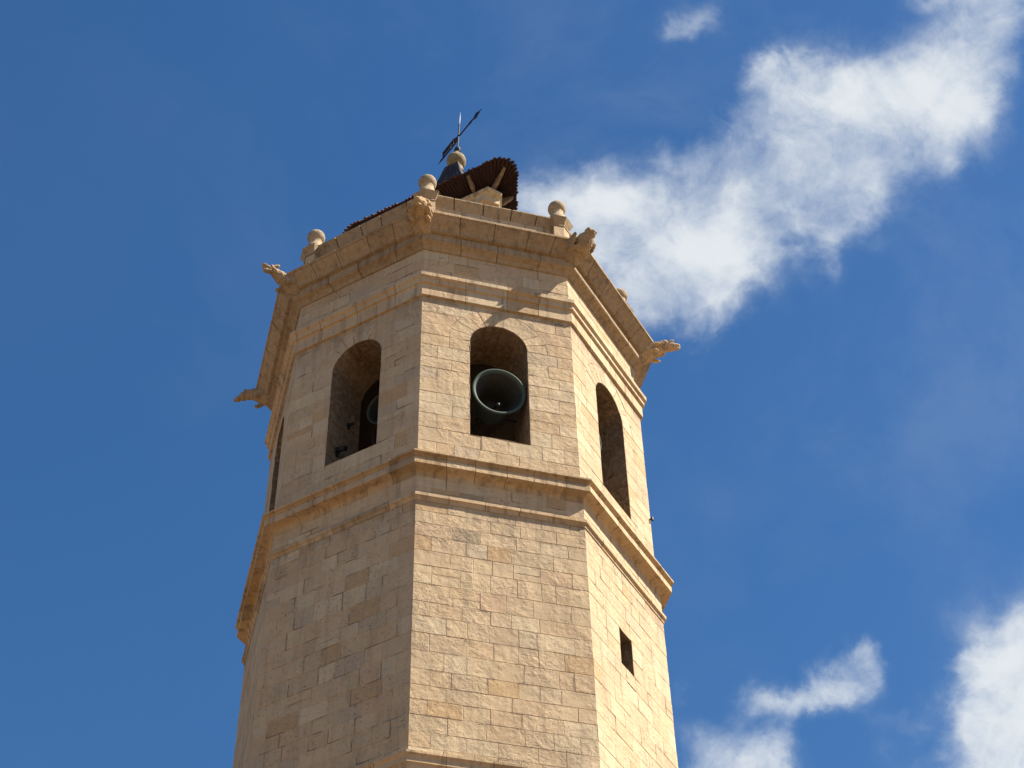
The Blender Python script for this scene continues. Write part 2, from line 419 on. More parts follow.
# belfry wall with eight arched openings
mb = MB(); ap = RB*C8; half = ap*T8
ztop = ZSPR + RE
cb = courses(ZB0, ZSILL, random.Random(21)) + courses(ZSILL, ZSPR, random.Random(22))[1:] + courses(ZSPR, ztop, random.Random(23))[1:] + [ZB1]
belfry_parent = None
reveals = []
NV = 11
for k in range(-4, 4):
    nn, tt = facet(k); r = random.Random(90+k); pos = posf(ap, nn, tt)
    kinds = MIX_LEFT if k in (-1, -2) else MIX_BELFRY
    for i in range(len(cb)-1):
        z0, z1 = cb[i], cb[i+1]
        if z1 <= ZSILL+1e-6 or z0 >= ztop-1e-6: plain_course(mb, k, i+300, z0, z1, half, ap, nn, tt, r, kinds)
        elif z1 <= ZSPR+1e-6: plain_course(mb, k, i+300, z0, z1, half, ap, nn, tt, r, kinds, [(-half, UC-RA), (UC+RA, half)])
        else:
            for sgn in (-1, 1):
                xe = lambda z: UC + sgn*sqrt(max(0, RE*RE-(z-ZSPR)**2))
                e0 = xe(z0)
                L = breaks(-half, e0-.15, r, first=.4) if sgn < 0 else breaks(e0+.15, half, r, last=.4)
                L = list(L)
                if sgn < 0: L.pop()
                else: L.pop(0)
                arc = [(xe(z0+(z1-z0)*q/5), z0+(z1-z0)*q/5) for q in range(6)]
                if sgn < 0:
                    for a, b in zip(L, L[1:]): stone(mb, rect(a, b, z0, z1), pos, tint(r, kinds), r, umax=half)
                    stone(mb, [(L[-1], z0)] + arc + [(L[-1], z1)], pos, tint(r, kinds), r, umax=half)
                else:
                    for a, b in zip(L, L[1:]): stone(mb, rect(a, b, z0, z1), pos, tint(r, kinds), r, umax=half)
                    stone(mb, [(L[0], z1)] + arc[::-1] + [(L[0], z0)], pos, tint(r, kinds), r, umax=half)
    th = [pi*q/NV for q in range(NV+1)]
    for q in range(NV):
        a0, a1 = th[q], th[q+1]
        inner = [(UC+RA*cos(a0+(a1-a0)*x/3), ZSPR+RA*sin(a0+(a1-a0)*x/3)) for x in range(4)]
        outer = [(UC+RE*cos(a0+(a1-a0)*x/3), ZSPR+RE*sin(a0+(a1-a0)*x/3)) for x in range(4)]
        stone(mb, outer + inner[::-1], pos, tint(r, ((CREAM, 3), (PALE, 1), (TAN, 2)), .05), r, umax=half)
    pb = posf(ap-.006, nn, tt)
    arcp = [(UC+RA*cos(pi-pi*q/16), ZSPR+RA*sin(pi-pi*q/16)) for q in range(17)]
    for a, b, z0, z1 in ((-half, half, ZB0, ZSILL), (-half, UC-RA, ZSILL, ZB1), (UC+RA, half, ZSILL, ZB1)):
        mb.poly([pb(u, z, 0) for u, z in rect(a, b, z0, z1)], MORTAR)
    for p, q in zip(arcp, arcp[1:]): mb.poly([pb(*p, 0), pb(*q, 0), pb(q[0], ZB1, 0), pb(p[0], ZB1, 0)], MORTAR)
    # reveal: jambs, arch soffit and sill through the thickness of the wall
    rv = MB(); cj = [z for z in cb if ZSILL-1e-6 <= z <= ZSPR+1e-6]
    for sgn in (-1, 1):
        pj = lambda d, z, off, s=sgn: (ap-d)*nn + (UC + s*(RA-off))*tt + z*ZV
        for z0, z1 in zip(cj, cj[1:]):
            L = [.004] + [x for x in (r.uniform(.35, .55), r.uniform(.75, 1.0))] + [THICK]
            for a, b in zip(L, L[1:]): stone(rv, rect(a, b, z0, z1), pj, reveal_shade(tint(r, kinds)), r, gap=.006, dep=.02)
        rv.poly([pj(d, z, -.015) for d, z in rect(.003, THICK, ZSILL, ZSPR)], reveal_shade(MORTAR))
    for q in range(NV):
        a0, a1 = th[q], th[q+1]
        pj = lambda d, s, off: (ap-d)*nn + (UC+(RA-off)*cos(s))*tt + (ZSPR+(RA-off)*sin(s))*ZV
        L = [.004, r.uniform(.4, .8), THICK]
        for a, b in zip(L, L[1:]):
            am = (a0+a1)/2
            stone(rv, [(a, a0), (b, a0), (b, am), (b, a1), (a, a1), (a, am)], pj, reveal_shade(tint(r, kinds)), r, gap=.006, dep=.02)
    for q in range(24):
        pj = lambda d, s: (ap-d)*nn + (UC+(RA+.015)*cos(s))*tt + (ZSPR+(RA+.015)*sin(s))*ZV
        rv.poly([pj(.003, pi*q/24), pj(THICK, pi*q/24), pj(THICK, pi*(q+1)/24), pj(.003, pi*(q+1)/24)], reveal_shade(MORTAR))
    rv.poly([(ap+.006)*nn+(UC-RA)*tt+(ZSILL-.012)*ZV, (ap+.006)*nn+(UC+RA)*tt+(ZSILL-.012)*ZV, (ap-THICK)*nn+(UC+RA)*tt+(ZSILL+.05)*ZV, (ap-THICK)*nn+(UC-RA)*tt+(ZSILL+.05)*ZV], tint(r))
    reveals.append(rv)
belfry = mb.build('belfry_wall', M_WALL, tower)
for rv in reveals: rv.build('arched_opening', M_WALL, belfry)

# belfry chamber behind the openings
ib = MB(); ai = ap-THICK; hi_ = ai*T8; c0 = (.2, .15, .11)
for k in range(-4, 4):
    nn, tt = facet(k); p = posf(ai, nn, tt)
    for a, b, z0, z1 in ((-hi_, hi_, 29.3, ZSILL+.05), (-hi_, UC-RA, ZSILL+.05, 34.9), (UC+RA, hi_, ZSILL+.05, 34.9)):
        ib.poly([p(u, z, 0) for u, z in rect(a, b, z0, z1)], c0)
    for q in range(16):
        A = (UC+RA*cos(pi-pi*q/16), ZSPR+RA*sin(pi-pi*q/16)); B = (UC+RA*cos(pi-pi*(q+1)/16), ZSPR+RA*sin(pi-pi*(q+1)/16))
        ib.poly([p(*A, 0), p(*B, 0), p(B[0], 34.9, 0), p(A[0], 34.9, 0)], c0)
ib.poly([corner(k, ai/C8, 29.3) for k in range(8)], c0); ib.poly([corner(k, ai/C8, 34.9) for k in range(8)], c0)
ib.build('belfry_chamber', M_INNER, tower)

# mouldings: octagonal runs of separate stones
def moulding(name, prof, seed, kinds, lo=.6, hi=1.0, facets=range(-4, 4), material=None, back=.10, gap=.003, parent=None):
    """prof: outer profile (R at the corner, z) from bottom to top"""
    mb = MB(); r = random.Random(seed)
    rin = min(p[0] for p in prof) - back
    for k in facets:
        nn, tt = facet(k)
        P = lambda R, z, s: R*C8*nn + s*R*C8*T8*tt + z*ZV          # s in -1..1 along the side, mitred
        full = prof[-1][0]*C8*T8*2
        n = max(2, round(full/((lo+hi)/2))); L = [0.0]
        for q in range(n): L.append(L[-1] + r.uniform(lo, hi))
        L = [-1 + 2*x/L[-1] for x in L]
        for q in range(n):
            s0 = L[q] + (gap if q else 0); s1 = L[q+1] - (gap if q < n-1 else 0)
            c = tint(r, kinds, .05); dr, dz = r.uniform(-.003, .003), r.uniform(-.002, .002)
            if q in (0, n-1): dr = dz = 0
            ring0 = [P(R+dr, z+dz, s0) for R, z in prof]; ring1 = [P(R+dr, z+dz, s1) for R, z in prof]
            bk = [(rin, prof[-1][1]+dz), (rin, prof[0][1]+dz)]
            ring0 += [P(R, z, s0) for R, z in bk]; ring1 += [P(R, z, s1) for R, z in bk]
            i0 = [mb.vert(p) for p in ring0]; i1 = [mb.vert(p) for p in ring1]
            m = len(i0)
            for a in range(m-2): mb.face((i0[a], i1[a], i1[a+1], i0[a+1]), c)
            mb.face((i0[m-3], i1[m-3], i1[m-2], i0[m-2]), c); mb.face((i0[m-1], i1[m-1], i1[0], i0[0]), c)
            if q: mb.face(i0, c)
            if q < n-1: mb.face(i1[::-1], c)
        # recessed bed behind the joints
        im = max(range(len(prof)), key=lambda q: prof[q][0]); bed = [(max(rin+.02, R-.03), z+(.014 if q <= im else -.014)) for q, (R, z) in enumerate(prof)]
        for (R0, z0), (R1, z1) in zip(bed, bed[1:]): mb.poly([P(R0, z0, -1), P(R0, z0, 1), P(R1, z1, 1), P(R1, z1, -1)], (.12, .08, .05))
    return mb.build(name, material or M_TRIM, parent or tower)
DUN, UMBER = (.315, .228, .134), (.268, .19, .110)
TRIMMIX = ((TAN, 5), (OCHRE, 1.2), (CREAM, 1.5), (DUN, 1.5))
CROWNMIX = ((DUN, 5), (UMBER, 3))
def cav(R0, z0, R1, z1, n=5, hollow=True):
    out = []
    for q in range(n+1):
        a = pi/2*q/n
        out.append((R0+(R1-R0)*(1-cos(a)), z0+(z1-z0)*sin(a)) if hollow else (R0+(R1-R0)*sin(a), z0+(z1-z0)*(1-cos(a))))
    return out
# low string course at the foot of the picture
moulding('string_course', [(RS, 20.16), (5.14, 20.24), (5.15, 20.32), (5.19, 20.34), (5.19, 20.46), (5.20, 20.48), (5.245, 20.52), (5.245, 20.57), (RS, 20.64)], 31, TRIMMIX)
# string course, frieze band and main cornice under the belfry
moulding('string_course', [(RS, 27.33), (5.078, 27.332), (5.080, 27.37), (5.088, 27.40), (5.11, 27.425), (5.135, 27.432), (5.140, 27.44), (5.140, 27.525), (RS, 27.60)], 32, TRIMMIX)
moulding('cornice', [(RS, 28.08), (5.065, 28.085), (5.068, 28.17), (5.085, 28.215), (5.13, 28.24), (5.20, 28.25), (5.315, 28.252), (5.325, 28.245), (5.337, 28.25), (5.338, 28.41), (5.33, 28.425), (5.275, 28.428), (5.272, 28.455), (5.285, 28.49), (5.33, 28.525), (5.395, 28.540), (5.408, 28.548), (5.408, 28.592), (4.98, 28.67)], 33, TRIMMIX, .55, .8)
# three-band architrave
moulding('architrave', [(4.98, 34.385), (5.075, 34.387), (5.08, 34.395), (5.08, 34.785), (5.09, 34.80), (5.14, 34.812), (5.15, 34.825), (5.15, 34.935), (5.155, 34.95), (5.19, 34.975), (5.215, 34.99), (5.22, 35.0), (5.22, 35.12), (4.98, 35.205)], 34, ((CREAM, 5), (TAN, 4), (OCHRE, .6), (PALE, 2)), .8, 1.3)
# frieze above the architrave (stones in two courses)
mb = MB(); ap = 4.985*C8; half = ap*T8
cf = courses(35.12, 36.30, random.Random(41), .36, .42)
for k in range(-4, 4):
    nn, tt = facet(k); r = random.Random(120+k)
    for i in range(len(cf)-1): plain_course(mb, k, i+500, cf[i], cf[i+1], half, ap, nn, tt, r, MIX_BELFRY)
    mb.poly([posf(ap-.006, nn, tt)(u, z, 0) for u, z in rect(-half, half, 35.12, 36.30)], MORTAR)
mb.build('frieze', M_WALL, tower)
# crowning cornice
moulding('cornice', [(4.97, 36.255), (5.03, 36.262), (5.05, 36.30), (5.09, 36.35), (5.17, 36.395), (5.225, 36.415), (5.235, 36.425), (5.235, 36.445), (5.25, 36.45), (5.25, 36.68), (4.9, 36.69)], 35, CROWNMIX, .7, 1.1, gap=.004)
moulding('cornice', [(5.20, 36.685), (5.355, 36.69), (5.37, 36.70), (5.37, 36.735)] + [(5.375+.25*((1-cos(pi*q/8))/2*.6+.4*q/8), 36.74+.30*q/8) for q in range(0, 9)] + [(5.655, 37.045), (5.675, 37.06), (5.675, 37.12), (4.6, 37.20)], 38, CROWNMIX, .5, .8, gap=.004, back=.02)
# terrace slab
tb = MB(); tb.poly([corner(k, 4.95, 37.16) for k in range(8)], CREAM); tb.build('terrace', M_TRIM, tower)
# parapet: wall, then a coping of short blocks
moulding('parapet', [(4.74, 37.15), (4.74, 38.50)], 36, ((CREAM, 4), (GREY, 3), (TAN, 2)), .7, 1.1, back=.30)
moulding('parapet_coping', [(4.70, 38.44), (4.735, 38.46), (4.76, 38.52), (4.82, 38.64), (4.895, 38.76), (4.905, 38.78), (4.905, 38.82), (4.45, 38.88)], 37, CROWNMIX, .55, .85, back=.05, gap=.010)

# ball finials on mitred pedestals
def mitre_block(mb, k, ro, ri, hw, z0, z1, col, bev=.015, splay=0.0):
    """a block wrapped round corner k: hw metres along both facets"""
    n0, t0 = facet(k-1); n1, t1 = facet(k)
    def ring(ro, ri, hw, z):
        h = ro*C8*T8
        return [ro*C8*n0+(h-hw)*t0+z*ZV, corner(k, ro, z), ro*C8*n1+(-h+hw)*t1+z*ZV,
                ri*C8*n1+(-h+hw)*t1+z*ZV, corner(k, ri, z), ri*C8*n0+(h-hw)*t0+z*ZV]
    rs = [ring(ro-splay, ri+splay, hw-splay, z0), ring(ro, ri, hw, z1-bev), ring(ro-bev, ri+bev, hw-bev, z1)]
    ids = [[mb.vert(p) for p in q] for q in rs]
    for a, b in zip(ids, ids[1:]):
        for i in range(6): mb.face((a[i], a[(i+1) % 6], b[(i+1) % 6], b[i]), col)
    mb.face(ids[0][::-1], col); mb.face(ids[-1], col)
for k in (-1, 0, 1, 2):
    r = random.Random(200+k)
    e = empty('ball_finial', parent=tower)
    mb = MB(); mitre_block(mb, k, 5.00, 4.35, .28, 37.15, 38.40, tint(r, TRIMMIX))
    mitre_block(mb, k, 5.02, 4.34, .29, 38.40, 38.46, tint(r, CROWNMIX)); mitre_block(mb, k, 5.13, 4.28, .39, 38.46, 38.72, tint(r, CROWNMIX), splay=.12); mitre_block(mb, k, 5.00, 4.42, .27, 38.72, 38.88, tint(r, CROWNMIX))
    mb.build('pedestal', M_TRIM, e)
    mb = MB(); c = corner(k, 4.75, 0); prof = [(.23, 38.86), (.23, 39.0), (.19, 39.04), (.165, 39.09), (.16, 39.18), (.18, 39.26)]
    mb.lathe(c, prof, 24, col=(.40, .31, .20)); mb.build('neck', M_CARVE, e, True)
    mb = MB(); mb.lathe(c, [(max(.002,   .248*sin(pi*q/18)), 39.44-.248*cos(pi*q/18)) for q in range(19)], 32, col=tint(r, (((.30, .235, .16), 2), (DUN, 1)))); mb.build('ball', M_CARVE, e, True)

# ------------------------------------------------------------------ carved beasts on the cornice corners
def sculpt(name, blobs, voxel, parent, m, seed, wob=.045):
    """one continuous carved figure grown from overlapping lumps: (centre, radii, direction)"""
    bm = bmesh.new()
    for (c, rad, ax) in blobs:
        d = Vector(ax).normalized(); q = d.to_track_quat('X', 'Z').to_matrix().to_4x4()
        mtx = Matrix.Translation(c) @ q @ Matrix.Diagonal((*rad, 1))
        bmesh.ops.create_icosphere(bm, subdivisions=3, radius=1.0, matrix=mtx)
    me = bpy.data.meshes.new(name); bm.to_mesh(me); bm.free()
    o = bpy.data.objects.new(name, me); COL.objects.link(o)
    md = o.modifiers.new('r', 'REMESH'); md.mode = 'VOXEL'; md.voxel_size = voxel
    sm = o.modifiers.new('s', 'SMOOTH'); sm.factor = .5; sm.iterations = 1
    tx = bpy.data.textures.new('carving', 'CLOUDS'); tx.noise_scale = .055; tx.noise_depth = 2
    dp = o.modifiers.new('d', 'DISPLACE'); dp.texture = tx; dp.strength = wob; dp.mid_level = .5
    dg = bpy.context.evaluated_depsgraph_get(); dg.update()
    nm = bpy.data.meshes.new_from_object(o.evaluated_get(dg)); nm.name = name
    o.modifiers.clear(); o.data = nm
    nm.materials.clear(); nm.materials.append(m)
    r = random.Random(seed); c = tint(r, ((DUN, 3), (OCHRE, 2), (TAN, 1)))
    a = nm.color_attributes.new('tint', 'FLOAT_COLOR', 'POINT'); a.data.foreach_set('color', [*c, 1.0]*len(nm.vertices))
    for p in nm.polygons: p.use_smooth = True
    if parent: o.parent = parent
    return o
def beast(k, kind):
    X = (1, 0, 0); B = []
    # haunch and body growing out of the cyma
    B += [((-.10, 0, -.16), (.30, .24, .20), (1, 0, .5)), ((.10, 0, -.02), (.30, .22, .22), (1, 0, .55)), ((.32, 0, .08), (.26, .18, .18), (1, 0, .35))]
    for s in (-1, 1):                               # fore limbs clutching the moulding
        B += [((.05, .19*s, -.06), (.17, .08, .13), (1, 0, .5)), ((.22, .21*s, -.16), (.13, .055, .06), (1, 0, -.3)), ((.31, .20*s, -.20), (.07, .06, .04), X)]
    if kind == 'lion':                              # broad head with a mane
        B += [((.50, 0, .13), (.22, .21, .21), X), ((.68, 0, .05), (.14, .12, .09), (1, 0, -.2)), ((.62, 0, -.06), (.12, .09, .05), (1, 0, -.35))]
        for q in range(9):
            a = -pi*.15 + q*pi*1.3/8
            B += [((.40, .24*cos(a), .12+.24*sin(a)), (.12, .075, .075), (1, .5*cos(a), .5*sin(a))), ((.24, .26*cos(a), .06+.24*sin(a)), (.13, .07, .07), (1, .3*cos(a), .3*sin(a)))]
        for s in (-1, 1): B += [((.56, .12*s, .21), (.06, .06, .06), X), ((.46, .20*s, .30), (.06, .04, .08), (0, s, 1))]
    elif kind == 'eagle':                           # heavy brow and hooked beak
        B += [((.44, 0, .02), (.28, .23, .25), (1, 0, .3)), ((.40, 0, -.13), (.26, .20, .17), (1, 0, .3)), ((.66, 0, .13), (.16, .16, .15), X), ((.79, 0, .07), (.09, .075, .07), (1, 0, -.7)), ((.83, 0, -.01), (.035, .035, .06), X)]
        for s in (-1, 1): B += [((.72, .11*s, .15), (.10, .055, .04), X), ((.24, .27*s, .02), (.30, .06, .20), (1, .2*s, .35)), ((.06, .28*s, .06), (.16, .06, .10), (1, .2*s, .5))]
    elif kind == 'hound':                           # long neck, gaping jaws, ears laid back
        B += [((.48, 0, .14), (.22, .13, .14), (1, 0, .3)), ((.64, 0, .20), (.14, .12, .12), X), ((.80, 0, .20), (.16, .09, .065), (1, 0, .12)), ((.77, 0, .08), (.14, .085, .055), (1, 0, -.30)), ((.91, 0, .225), (.04, .06, .045), X)]
        for s in (-1, 1): B += [((.58, .11*s, .30), (.11, .035, .05), (-1, .3*s, .6)), ((.69, .085*s, .27), (.05, .04, .04), X)]
        for q in range(4): B += [((.12+.12*q, 0, .27+.015*q), (.05, .04, .07), (0, 0, 1))]
    elif kind == 'dragon':                          # ridge of spines, blunt jaws
        B += [((.50, 0, .12), (.26, .15, .16), (1, 0, .05)), ((.70, 0, .12), (.17, .14, .13), X), ((.86, 0, .12), (.11, .09, .07), X), ((.84, 0, .02), (.11, .07, .045), (1, 0, -.25)), ((.94, 0, .05), (.035, .04, .03), X)]
        for s in (-1, 1): B += [((.74, .10*s, .25), (.05, .035, .07), (0, 0, 1)), ((.58, .13*s, .22), (.08, .04, .05), (-1, 0, .7)), ((.25, .22*s, .03), (.3, .05, .05), (1, 0, .12)), ((.35, .19*s, .13), (.3, .045, .04), (1, 0, .1))]
    else:                                           # bear: round drooping head
        B += [((.46, 0, .10), (.22, .15, .16), (1, 0, .0)), ((.66, 0, .06), (.15, .13, .13), X), ((.82, 0, -.02), (.12, .085, .08), (1, 0, -.35)), ((.90, 0, -.05), (.045, .05, .045), X)]
        for s in (-1, 1): B += [((.60, .11*s, .18), (.05, .035, .05), X)]
    o = sculpt('gargoyle', B, .020, tower, M_CARVE, 300+k)
    p = corner(k, 5.33, 36.93+EYE); a = PHI + k*pi/4
    o.location = p; o.rotation_euler = (0, 0, a-pi/2)
    return o
for k, kind in ((0, 'lion'), (1, 'eagle'), (2, 'dragon'), (-1, 'hound'), (-2, 'bear')): beast(k, kind)

# ------------------------------------------------------------------ triangular top storey with a tiled roof
TD = radians(-60.5)
def tri(inr, reach):
    """equilateral plan with cut corners, counter-clockwise (6 points)"""
    out = []
    for q in range(3):
        a = TD + q*2*pi/3; d = Vector((cos(a), sin(a), 0)); t = Vector((-sin(a), cos(a), 0))
        hw = (2*inr-reach)*math.tan(pi/6)
        out += [reach*d - hw*t, reach*d + hw*t]
    return out
pav = empty('top_storey', parent=tower, loc=(-.08, 0, .17))
mb = MB(); r = random.Random(61)
zc = courses(36.95, 42.05, random.Random(62), .36, .46)
P = tri(1.20, 1.98)
for i in range(6):
    A, B = P[i], P[(i+1) % 6]; L = (B-A).length; t = (B-A).normalized(); n_ = t.cross(ZV); mid = (A+B)/2
    pos = lambda u, z, off, mid=mid, t=t, n_=n_: mid + u*t + off*n_ + z*ZV
    for q in range(len(zc)-1):
        Lb = breaks(-L/2, L/2, r)
        for a, b in zip(Lb, Lb[1:]): stone(mb, rect(a, b, zc[q], zc[q+1]), pos, tint(r), r, umax=L/2)
    mb.poly([pos(u, z, -.018) for u, z in rect(-L/2, L/2, 36.95, 42.05)], MORTAR)
mb.build('wall', M_WALL, pav)
mb = MB(); prof = [(i_, 2*i_-.42, z_-.15) for i_, z_ in ((1.18, 41.30), (1.25, 41.33), (1.25, 41.48), (1.21, 41.50), (1.21, 41.95), (1.25, 41.98), (1.27, 42.10), (1.36, 42.18), (1.37, 42.22), (1.37, 42.38), (1.40, 42.44), (1.45, 42.50), (1.45, 42.60), (1.30, 42.70))]
rings = [[mb.vert(p+z*ZV) for p in tri(a, b)] for a, b, z in prof]
for a, b in zip(rings, rings[1:]):
    for i in range(6): mb.face((a[i], a[(i+1) % 6], b[(i+1) % 6], b[i]), tint(r, ((CREAM, 2), (PALE, 2), (TAN, 1)), .04))
mb.build('cornice_band', M_TRIM, pav)
def rtri(inr, rho, n):
    """rounded triangle, n points evenly spaced; returns (point, outward normal)"""
    segs = []
    cr = 2*(inr-rho); Ls = 2*cr*sin(pi/3); La = rho*2*pi/3; tot = 3*(Ls+La); out = []
    for q in range(n):
        s = tot*(q+.5)/n; k = int(s//(Ls+La)); s -= k*(Ls+La)
        a = TD + k*2*pi/3; c = cr*Vector((cos(a), sin(a), 0))
        if s < La:
            b = a - pi/3 + s/rho; nn = Vector((cos(b), sin(b), 0)); out.append((c+rho*nn, nn))
        else:
            b = a + pi/3; nn = Vector((cos(b), sin(b), 0)); out.append((c+rho*nn+(s-La)*Vector((-sin(b), cos(b), 0)), nn))
    return out
NT = 144; ZE, ZA = 43.02, 46.52
E_ = rtri(1.83, .42, NT)
TB, TW, TT, TK = (.009, .010, .017), (.11, .09, .08), (.11, .040, .025), (.05, .022, .016)
mb = MB(); r = random.Random(64); ROWS = 13
CURVE = ((0, 1, ZE), (.30, .60, 43.70), (.50, .36, 44.30), (.68, .23, 45.05), (.85, .145, 45.85), (1.02, .09, ZA))
def curve(f):
    for (f0, w0, z0), (f1, w1, z1) in zip(CURVE, CURVE[1:]):
        if f <= f1: t = (f-f0)/(f1-f0); return w0+(w1-w0)*t, z0+(z1-z0)*t
    return CURVE[-1][1:]
def rp(q, f):                                 # point on the sweeping roof field: f 0 eave .. 1 apex
    w, z = curve(f); return E_[q % NT][0]*w + z*ZV
for q in range(NT):
    p, nn = E_[q]; side = Vector((-nn.y, nn.x, 0))
    A = (E_[(q-1) % NT][0]+p)/2; B = (E_[(q+1) % NT][0]+p)/2
    # pan under the cover tiles
    for (_, w0, z0), (_, w1, z1) in zip(CURVE, CURVE[1:]): mb.poly([A*w0+z0*ZV, B*w0+z0*ZV, B*w1+z1*ZV, A*w1+z1*ZV], TK)
    corner_tile = abs(((math.atan2(p.y, p.x)-TD+pi/3) % (2*pi/3)) - pi/3) < .10
    for w in range(ROWS):
        f0, f1 = w/ROWS, (w+1)/ROWS + .012
        c = TT if w == 0 else (TW if (corner_tile or r.random() < .12) else TB)
        c = tuple(x*r.uniform(.6, 1.3) for x in c)
        a0, a1 = rp(q, f0), rp(q, min(1, f1)); a0 = a0 + (r.uniform(-.03, .03)*nn + r.uniform(-.012, .012)*ZV + r.uniform(-.012, .012)*side if w == 0 else r.uniform(-.006, .006)*ZV); r0 = .053*curve(f0)[0]+.007; r1 = .047*curve(min(1, f1))[0]+.006
        if w == 0: a0 = a0 + .06*nn - .10*Vector((0, 0, 1))*.9; r0 = .053
        up = (nn*.87 + .5*ZV)
        i0 = [mb.vert(a0 + r0*(cos(pi*x/6)*side + sin(pi*x/6)*up)) for x in range(7)]; i1 = [mb.vert(a1 + r1*(cos(pi*x/6)*side + sin(pi*x/6)*up)) for x in range(7)]
        for x in range(6): mb.face((i0[x], i0[x+1], i1[x+1], i1[x]), c)
        mb.face(i0, tuple(v*.6 for v in c))
mb.build('roof', M_TILE, pav)
mb = MB()                                     # underside of the eaves: courses of tiles seen from below
S0 = rtri(1.28, .06, NT)
for q in range(NT):
    p, nn = E_[q]; s_, _ = S0[q]
    A = (E_[(q-1) % NT][0]+p)/2; B = (E_[(q+1) % NT][0]+p)/2; C_ = (S0[(q-1) % NT][0]+s_)/2; D_ = (S0[(q+1) % NT][0]+s_)/2
    o_ = .07*nn; zin, zo = 42.74, 42.97
    mb.poly([A+o_+zo*ZV, p+o_+(zo-.06)*ZV, s_+(zin-.05)*ZV, C_+zin*ZV]); mb.poly([p+o_+(zo-.06)*ZV, B+o_+zo*ZV, D_+zin*ZV, s_+(zin-.05)*ZV])
mb.build('eave_soffit', M_SOFFIT, pav)
def bracket(p0, p1):
    mb = MB(); d = (p1-p0); L = d.length; d = d.normalized(); t = d.cross(ZV).normalized(); w = .045
    prof = [(0, 42.50), (L*.35, 42.56), (L*.55, 42.66), (L*.8, 42.74), (L, 42.86), (L, 42.93), (0, 42.78)]
    i0 = [mb.vert(p0+x*d-w*t+z*ZV) for x, z in prof]; i1 = [mb.vert(p0+x*d+w*t+z*ZV) for x, z in prof]; m = len(prof)
    for i in range(m): mb.face((i0[i], i0[(i+1) % m], i1[(i+1) % m], i1[i]), (.16, .11, .072))
    mb.face(i0[::-1], (.16, .11, .072)); mb.face(i1, (.16, .11, .072))
    mb.build('eave_bracket', M_TRIM, pav)
for q in range(3):
    a = TD + q*2*pi/3; d = Vector((cos(a), sin(a), 0)); bracket(2.36*d, 3.05*d)
    b = a + pi/3; nn = Vector((cos(b), sin(b), 0)); t = Vector((-sin(b), cos(b), 0))
    for s in (-1.55, -.5, .5, 1.55): bracket(1.44*nn+s*t, 1.80*nn+s*t)
mb = MB(); mb.lathe((.08, 0, -.43), [(.24, 46.72), (.22, 46.90), (.15, 46.98), (.14, 47.04), (.20, 47.07), (.27, 47.14), (.31, 47.25), (.315, 47.32), (.29, 47.43), (.22, 47.53), (.14, 47.58), (.11, 47.64), (.12, 47.72), (.06, 47.78), (.005, 47.80)], 32, col=(.19, .165, .09)); mb.build('roof_finial', M_CARVE, pav, True)

# ================================================================== weather vane
vane = empty('weather_vane', 'dark iron weather vane with arrow and openwork tail on the roof finial', 'weather vane', loc=(0, 0, 47.7+EYE))
VZ = -(47.7+EYE)
mb = MB(); mb.tube([(.02, 0, 47.40), (.09, 0, 49.15)], [.034, .024], 8); mb.lathe((.04, 0, -.16), [(.005, 47.66), (.08, 47.70), (.12, 47.80), (.085, 47.92), (.04, 47.99)], 16); mb.build('mast', M_IRON, vane, dz=EYE+VZ)
mb = MB(); mb.tube([(.09, 0, 49.15), (.10, 0, 49.4), (.12, 0, 49.82)], [.022, .030, .004], 8); mb.build('spike', M_STEEL, vane, dz=EYE+VZ)
va, vb = Vector((.80, -1.00, 48.55)), Vector((-.58, 1.06, 48.55)); vd = (va-vb).normalized()
def plate(mb, pts, th=.016):
    t = vd.cross(ZV).normalized(); i0 = [mb.vert(p-th/2*t) for p in pts]; i1 = [mb.vert(p+th/2*t) for p in pts]; m = len(pts)
    for i in range(m): mb.face((i0[i], i0[(i+1) % m], i1[(i+1) % m], i1[i]))
    mb.face(i0[::-1]); mb.face(i1)
ax = lambda s, h: vb + s*vd + h*ZV
LV = (va-vb).length
mb = MB(); mb.tube([vb+.25*vd, va-.1*vd], .026, 8)
plate(mb, [ax(LV, 0), ax(LV-.22, .08), ax(LV-.30, .15), ax(LV-.42, .10), ax(LV-.36, .03), ax(LV-.36, -.03), ax(LV-.42, -.10), ax(LV-.30, -.15), ax(LV-.22, -.08)])
plate(mb, [ax(LV-.50, 0), ax(LV-.58, .07), ax(LV-.72, .06), ax(LV-.78, 0), ax(LV-.72, -.06), ax(LV-.58, -.07)])
mb.build('arrow', M_IRON, vane, dz=EYE+VZ)
mb = MB()
mb.tube([ax(.12, -.16), ax(.95, -.16), ax(1.15, -.02)], .030, 8); mb.tube([ax(.25, .12), ax(.9, .15), ax(1.15, .0)], .034, 8)
plate(mb, [ax(-.02, -.18), ax(.22, -.10), ax(.30, .13), ax(.46, .20), ax(.60, .12), ax(.55, .04), ax(.42, .06), ax(.36, -.06), ax(.40, -.15), ax(.2, -.20)])
mb.tube([ax(.7, -.16), ax(.72, .12)], .014, 6); mb.tube([ax(.88, -.16), ax(.86, .12)], .014, 6)
mb.build('tail', M_IRON, vane, dz=EYE+VZ)

